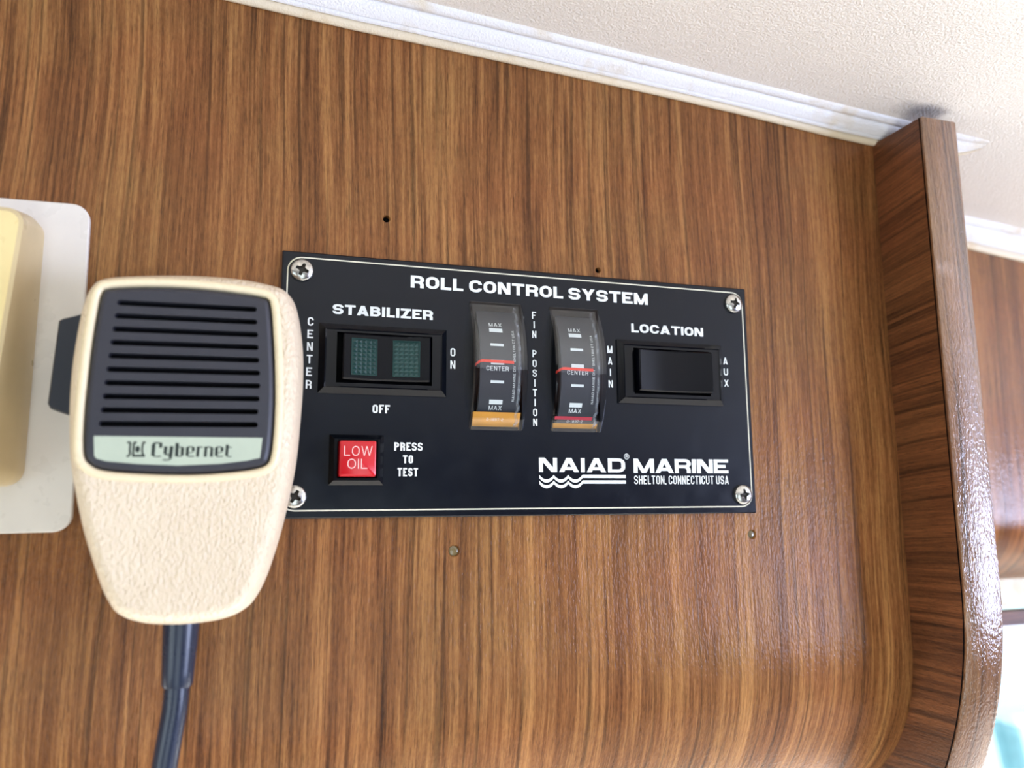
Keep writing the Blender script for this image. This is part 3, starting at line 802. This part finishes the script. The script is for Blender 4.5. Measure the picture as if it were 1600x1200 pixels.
# gauges ----------------------------------------------------------------
def gauge(ga, gb, second):
    zc_, hz, bul = (GZ0 + GZ1) / 2, (GZ1 - GZ0) / 2, 6.6
    Rg = (hz * hz + bul * bul) / (2 * bul)
    def cy(z, off=0):      # depth of the arc at height z
        r = Rg - off
        return -(math.sqrt(max(0, r * r - (z - zc_) ** 2)) - (Rg - bul))
    zs = [GZ0 + (GZ1 - GZ0) * i / 40 for i in range(41)]
    c = .45
    mb = MB()
    R = []
    for z in zs:
        y = min(cy(z), -.05)
        R.append([(ga, .6, z), (ga, min(y + c, .5), z), (ga + c, y, z), (gb - c, y, z), (gb, min(y + c, .5), z), (gb, .6, z)])
    mb.rings(R, closed=False)
    lab = ('right' if second else 'left') + ' fin position gauge under a clear bulged cover'
    cov = mb.mk('gauge_cover', 'clear', cp, smooth=40, label=lab)
    # inner skin of the cover
    mb = MB(); R = []
    t = 1.1
    for z in [GZ0 + .8 + (GZ1 - GZ0 - 1.6) * i / 40 for i in range(41)]:
        y = min(cy(z, t), .3)
        R.append([(ga + t, .6, z), (ga + t, y, z), (gb - t, y, z), (gb - t, .6, z)])
    mb.rings(R, closed=False)
    mb.mk('cover_inner_skin', 'clear', cov, smooth=40)
    # scuffed inner rib down the right side
    mb = MB(); R = []
    for z in [GZ0 + 1.0 + (GZ1 - GZ0 - 2) * i / 60 for i in range(61)]:
        y = cy(z, 1.2); wob = .35 * math.sin(z * 1.7) * math.exp(-((abs(z - zc_) - 17) / 6) ** 2)
        R.append([(gb - 2.9 + wob, y + .5, z), (gb - 2.35 + wob, y + .1, z), (gb - 1.9 + wob, y + .5, z)])
    mb.rings(R, closed=False)
    mb.mk('cover_rib', 'clear_scuff', cov)
    # well behind the cover
    mb = MB(); q = [(ga + .2, GZ0 + .2), (gb - .2, GZ0 + .2), (gb - .2, GZ1 - .2), (ga + .2, GZ1 - .2)]
    mb.rings([lift(q, 0), lift(q, 1.3)], cap1=True)
    mb.mk('gauge_well', 'black_bezel', cov)
    # curved dial
    da, db, off = ga + 2.6, gb - 2.0, 2.6
    zlo, zhi = GZ0 + .15, GZ1 - 1.6
    zA = (-7.6 if not second else -10.4)
    mb = MB()
    seg = lambda z0, z1, n=30: [z0 + (z1 - z0) * i / n for i in range(n + 1)]
    mb.rings([[(da, cy(z, off) + 1.4, z), (da, cy(z, off), z), (db, cy(z, off), z), (db, cy(z, off) + 1.4, z)] for z in seg(zA, zhi)], closed=False)
    dial = mb.mk('dial', 'dial', cov, smooth=40)
    mb = MB()
    mb.rings([[(ga + 1.15, min(1, cy(z, off) + 1.4), z), (ga + 1.15, cy(z, off * .7) - .05, z), (gb - 1.15, cy(z, off * .7) - .05, z), (gb - 1.15, min(1, cy(z, off) + 1.4), z)] for z in seg(zlo, zA, 8)], closed=False)
    mb.mk('amber_strip', 'amber', cov, smooth=40, label='amber band at the foot of the dial')
    if second:
        mb = MB()
        mb.rings([[(ga + 1.6, cy(z, off) - .12, z), (gb - 3, cy(z, off) - .12, z)] for z in seg(-9.2, -8.2, 3)], closed=False)
        mb.mk('crimson_strip', 'crimson', cov, smooth=40)
    # print that follows the dial: x as given, v measured along z
    ink = Ink(lambda x, z, e: (x, cy(z, off) - .05 - e, z))
    X = (ga + gb) / 2 - .6
    def barm(z, h, w=4.3, dx=0):
        for k in range(2): ink.poly([(X - w / 2 + dx, z - h / 2 + h * k / 2), (X + w / 2 + dx, z - h / 2 + h * k / 2), (X + w / 2 + dx, z - h / 2 + h * (k + 1) / 2), (X - w / 2 + dx, z - h / 2 + h * (k + 1) / 2)])
    dz = 0.0 if not second else -.2
    barm(18.2 + dz, 1.3); barm(13.3 + dz, .85); barm(7.7 + dz, 1.5); barm(1.6 + dz, .85); barm(-4.5 + dz, 1.35)
    ink.word('MAX', X - 2.1, 19.5 + dz, 4.2, 1.25, .17, .2, .3, .3)
    ink.word('CENTER', X - 3.6, 5.0 + dz, 7.2, 1.45, .2, .22, .45, .28)
    ink.word('MAX', X - 2.1, -6.9 + dz, 4.2, 1.3, .17, .2, .3, .3)
    ink.make('scale_marks', 'ink', cov, 'white MAX and CENTER marks')
    ink = Ink(lambda x, z, e: (x, cy(z, off * .65 if z < -7 else off) - .12 - e, z))
    ink.word('0-1897-2', X - 2.6, -10.2, 5.4, .8, .08, .09, .25, .2)
    # maker's line running up the right side
    for q in text_polys("NAIAD MARINE DIV ' SHELTON CT USA", 22.5, .85, .1, .11, .2, .2):
        ink.poly([(X + 5.0 - p[1] * .95 + .85, -4.2 + p[0]) for p in q])
    ink.make('small_print', 'ink', cov)
    # needle: bent wire from the left, then straight across
    nz_ = 7.9 if not second else 6.6
    yn = cy(nz_, off) - .55
    path = [(ga + 1.7, yn + 3.2, nz_ - .9), (ga + 1.9, yn + 1.2, nz_ - .5), (ga + 2.6, yn + .1, nz_ - .1), (ga + 3.4, yn, nz_), (gb - 4.2, yn, nz_ - .15)]
    mb = MB(); R = []
    for (x, y, z) in path: R.append([(x, y - .18, z - .42), (x, y - .18, z + .42), (x, y + .18, z + .42), (x, y + .18, z - .42)])
    mb.rings(R, True, True)
    mb.mk('needle', 'needle', cov, label='orange-red needle')
gauge(*GA[0], False)
gauge(*GA[1], True)

# ================================================================== MICROPHONE
mic = thing('handheld_microphone', 'cream handheld radio microphone with charcoal slotted grille hanging left of the panel', 'microphone', (-100.5, -20, -20))
S = [(-113, 21.9), (-121.6, 20.4), (-124.8, 17.4), (-126.4, 11.8), (-127.4, 2.0), (-127.7, -5.5), (-127.5, -14.2), (-126.5, -25), (-124.8, -33.1), (-122.4, -42.2), (-118.9, -52.2), (-116.6, -57.4), (-113.8, -61.2), (-108.5, -63.5), (-101.5, -64.3), (-95.5, -64.2), (-89.8, -63.4), (-85.8, -61.8), (-83.0, -59.2), (-80.2, -53.4), (-77.3, -43.2), (-75.1, -32.4), (-73.9, -24.2), (-73.3, -15.2), (-72.9, -5.6), (-73.1, 4.0), (-74.2, 12.6), (-75.8, 18.0), (-78.6, 20.9), (-83.2, 22.1), (-90, 22.9), (-101, 22.9)]
S = resample(ccw(catmull(S, 6)), 176)
CX, CZ = -100.4, -20.0
def shrink(P, kx, kz, dst): return [(CX + (p[0] - CX) * kx, CZ + (p[1] - CZ) * kz) for p in inset(P, dst)]
G = [(-119.6, 16.0), (-112, 17.1), (-101.6, 17.6), (-92, 17.3), (-83.9, 16.5), (-82.0, 14.9), (-80.9, 6), (-80.2, -3.2), (-79.9, -11), (-80.0, -18.6), (-80.5, -24.0), (-81.9, -26.2), (-87, -27.4), (-97.3, -28.3), (-108, -28.2), (-117.2, -27.5), (-120.6, -26.0), (-122.0, -23.4), (-122.4, -15.4), (-122.2, -4.9), (-121.8, 4), (-121.1, 12.0), (-120.6, 14.8)]
G = resample(ccw(catmull(G, 8)), 140)
# (y is world; front face at y=-32)
mb = MB()
lay = [(3.6, -5.5), (1.4, -7.0), (.5, -10), (0, -15), (0, -19), (.35, -23), (1.1, -27), (1.9, -29.4), (2.7, -30.7), (3.5, -31.35), (4.4, -31.6)]
RR = [lift(inset(S, d), y) for d, y in lay]
mb.rings(RR, cap0=True)
FR = inset(S, lay[-1][0])
GO = inset(G, -2.0)
mb.fill(FR, [GO], lambda x, z: (x, -31.6, z))
mb.mk('shell', 'cream', mic, smooth=50)
# smooth rim round the grille, with the recess wall
mb = MB()
mb.rings([lift(inset(G, -2.1), -31.3), lift(inset(G, -1.95), -31.75), lift(inset(G, -1.5), -32.15), lift(inset(G, -.9), -32.25), lift(inset(G, -.35), -32.0), lift(G, -31.5), lift(G, -27.5)])
mb.mk('grille_rim', 'cream_smooth', mic, smooth=50)
# grille insert with ten real slots
Gi = inset(G, .25); Gf = inset(G, 1.5)
mb = MB()
slots = []
for i in range(10):
    t = i / 9
    zl = 12.5 - 29.1 * t; zr = 12.9 - 29.0 * t
    xl = -117.0 - 2.1 * t ** .8; xr = -85.2 + 1.6 * min(1, t * 1.6) - (.2 if t > .8 else 0); hh = .68
    lp = []
    for k in range(7):
        a = math.radians(90 + 180 * k / 6); lp.append((xl + hh + hh * math.cos(a), zl + hh * math.sin(a)))
    for k in range(7):
        a = math.radians(-90 + 180 * k / 6); lp.append((xr - hh + hh * math.cos(a), zr + hh * math.sin(a)))
    slots.append(lp)
YG = -32.3
mb.rings([lift(Gi, -28), lift(Gi, YG + 1.6), lift(inset(G, .5), YG + .7), lift(inset(G, .95), YG + .2), lift(Gf, YG)])
mb.fill(Gf, slots, lambda x, z: (x, YG, z))
for s in slots: mb.rings([lift(s, YG), lift(s, YG + 2.6)])
gr = mb.mk('grille', 'grille', mic, smooth=40, label='charcoal grille with ten horizontal slots')
MB().rings([lift(inset(G, 1), YG + 2.5)], cap0=True).mk('grille_backing', 'void', gr)
# badge
bd = [(-119.9, -19.5), (-82.6, -19.3), (-83.0, -24.2), (-86, -24.9), (-92, -25.7), (-101.5, -26.2), (-110, -25.9), (-117.0, -25.3), (-119.0, -24.7), (-119.5, -24.0)]
mb = MB(); mb.rings([lift(bd, YG + .1), lift(bd, YG - .12)], cap1=True)
badge = mb.mk('badge', 'foil', gr, label='pale green maker name strip')
# badge lettering, drawn on a grid of the badge (units: 0.0301 mm)
def bz_(x, y): return (-112.9 + (x / 8.889 - 8) * .1417, -20.85 - (y / 8.889 - 11) * .1455 + (x - 800) * .00013)
bi = Ink(lambda x, z, e: (x, YG - .12 - e, z))
def bs(P, th, closed=False):
    for q in stroke(P, th, closed): bi.poly([bz_(*p) for p in q])
def bc(P, th): bs(catmull(P, 5, False), th)
def bp(P): bi.poly([bz_(*p) for p in P])
# emblem: mirrored hooks round a globe
bc([(82, 104), (104, 92), (126, 108), (122, 150), (122, 200), (128, 250), (112, 286), (84, 292)], 27)
bc([(208, 100), (180, 96), (172, 130), (170, 285)], 30)
bs([(158, 285), (330, 285)], 32)
bc([(328, 100), (300, 92), (290, 140), (290, 220), (306, 275)], 26)
bi.poly([bz_(226 + 32 * math.cos(a), 190 + 48 * math.sin(a)) for a in [2 * math.pi * i / 16 for i in range(16)]])
# Cybernet
bs([(440, 112), (438, 284)], 50); bc([(432, 104), (480, 97), (555, 106)], 20); bs([(537, 100), (537, 168)], 44); bc([(437, 284), (480, 295), (550, 290)], 16)
bs([(607, 148), (602, 256)], 46); bs([(598, 264), (664, 270)], 18); bs([(688, 145), (676, 318)], 50); bc([(575, 342), (640, 344), (690, 326)], 17)
bs([(762, 98), (762, 292)], 48); bs([(785, 156), (836, 156)], 13); bs([(838, 160), (838, 280)], 44); bs([(762, 291), (838, 291)], 14)
def ee(x):
    bs([(x, 164), (x, 278)], 44); bc([(x - 12, 164), (x + 20, 152), (x + 60, 152), (x + 92, 166)], 15); bs([(x + 80, 162), (x + 80, 214)], 40); bc([(x + 24, 240), (x + 56, 236), (x + 84, 216)], 11); bc([(x - 12, 276), (x + 24, 292), (x + 96, 290)], 15)
ee(908)
bs([(1058, 148), (1052, 297)], 40); bc([(1062, 164), (1086, 153), (1122, 157)], 15)
bs([(1165, 148), (1160, 297)], 40); bc([(1168, 164), (1196, 152), (1250, 160)], 15); bs([(1248, 160), (1246, 297)], 42)
ee(1315)
bs([(1468, 118), (1462, 276)], 44); bs([(1484, 156), (1532, 156)], 13); bc([(1452, 272), (1480, 292), (1532, 292)], 15)
bi.make('lettering', 'ink_dark', badge, 'dark maker name with a small emblem')
# push-to-talk key on the left flank
K = [(-126.0, 12.6), (-131.4, 10.9), (-132.3, 10.3), (-133.3, -10.6), (-132.6, -11.8), (-125.5, -14.2)]
K = ccw(K)
mb = MB(); mb.rings([lift(inset(K, .6), -10.5), lift(K, -11.2), lift(K, -18.0), lift(inset(K, .5), -18.8)], cap0=True, cap1=True)
mb.mk('talk_button', 'ptt', mic, smooth=30, label='dark navy push-to-talk button')
# hanger stud down to the wall
mb = MB(); mb.rings([lift(circ(-100.5, -4, 7, 24), -6), lift(circ(-100.5, -4, 4, 24), -5), lift(circ(-100.5, -4, 4, 24), -1.5), lift(circ(-100.5, -4, 7.5, 24), -1.0), lift(circ(-100.5, -4, 7.5, 24), YW)], True, True)
mb.mk('hanger_stud', 'steel', mic, smooth=40)
# strain relief and cable
def tube(path, rad, n=22):
    R = []
    for i, p in enumerate(path):
        a = Vector(path[max(0, i - 1)]); b = Vector(path[min(len(path) - 1, i + 1)]); d = (b - a).normalized()
        u = Vector((0, 1, 0)) - d * d.y; u.normalize(); v = d.cross(u); r = rad[i]
        R.append([tuple(Vector(p) + (u * math.cos(2 * math.pi * k / n) + v * math.sin(2 * math.pi * k / n)) * r) for k in range(n)])
    return R
zt = [-60, -64, -70, -76, -78.6, -79.3, -79.4]
MB().rings(tube([(-100.05 - .03 * (-60 - z) * .4, -18, z) for z in zt], [4.3, 4.25, 4.05, 3.75, 3.65, 3.4, 3.0]), True, True).mk('strain_relief', 'rubber', mic, smooth=45, label='glossy dark rubber cable sleeve')
cpth = catmull([(-100.3, -18, -76), (-100.5, -18, -84), (-101.3, -18, -91), (-102.2, -18, -99), (-102.8, -18.5, -112), (-102.6, -20, -128), (-100.6, -22, -150), (-97, -22, -180), (-95, -15, -230), (-96, 0, -300)], 6, False)
MB().rings(tube(cpth, [2.95] * len(cpth)), True, True).mk('cable', 'rubber', mic, smooth=60)

# ================================================================== WALL FITTING (left edge)
wf = thing('wall_fitting', 'white wall plate with raised aged cream block, cut off by left edge of photo', 'wall fitting', (-175, YW, 0))
P = rrect(-222, -130.3, -42.2, 47.4, 4.6, 8)
rot = math.radians(.85)
P = [(-130 + (x + 130) * math.cos(rot) - z * math.sin(rot) * 1, z * math.cos(rot) + (x + 130) * 0.012) for x, z in P]
P2 = inset(P, .35)
mb = MB(); mb.rings([lift(P, YW), lift(P, -.1), lift(P2, -.5)], cap1=True); mb.mk('base_plate', 'plate', wf, smooth=30)
base = rrect(-206, -141.6, -30.4, 41.6, 4.5, 8)
def lerp_loop(A, B_, t): return [(a[0] + (b_[0] - a[0]) * t, a[1] + (b_[1] - a[1]) * t) for a, b_ in zip(A, B_)]
top = [(x - 1.0 - (36 - z) * .062 if x > -175 else x + 10, z * .95 - .3) for x, z in base]
R = [lift(base, -.5), lift(base, -4.0), lift(lerp_loop(base, top, .15), -7.0), lift(lerp_loop(base, top, .92), -15.2), lift(lerp_loop(base, top, 1.0), -15.9), lift(inset(top, 1.0), -16.2)]
MB().rings(R).mk('block_side', 'oldcream', wf, smooth=35)
MB().rings([lift(inset(top, 1.0), -16.2)], cap1=True).mk('block_front', 'oldfront', wf)
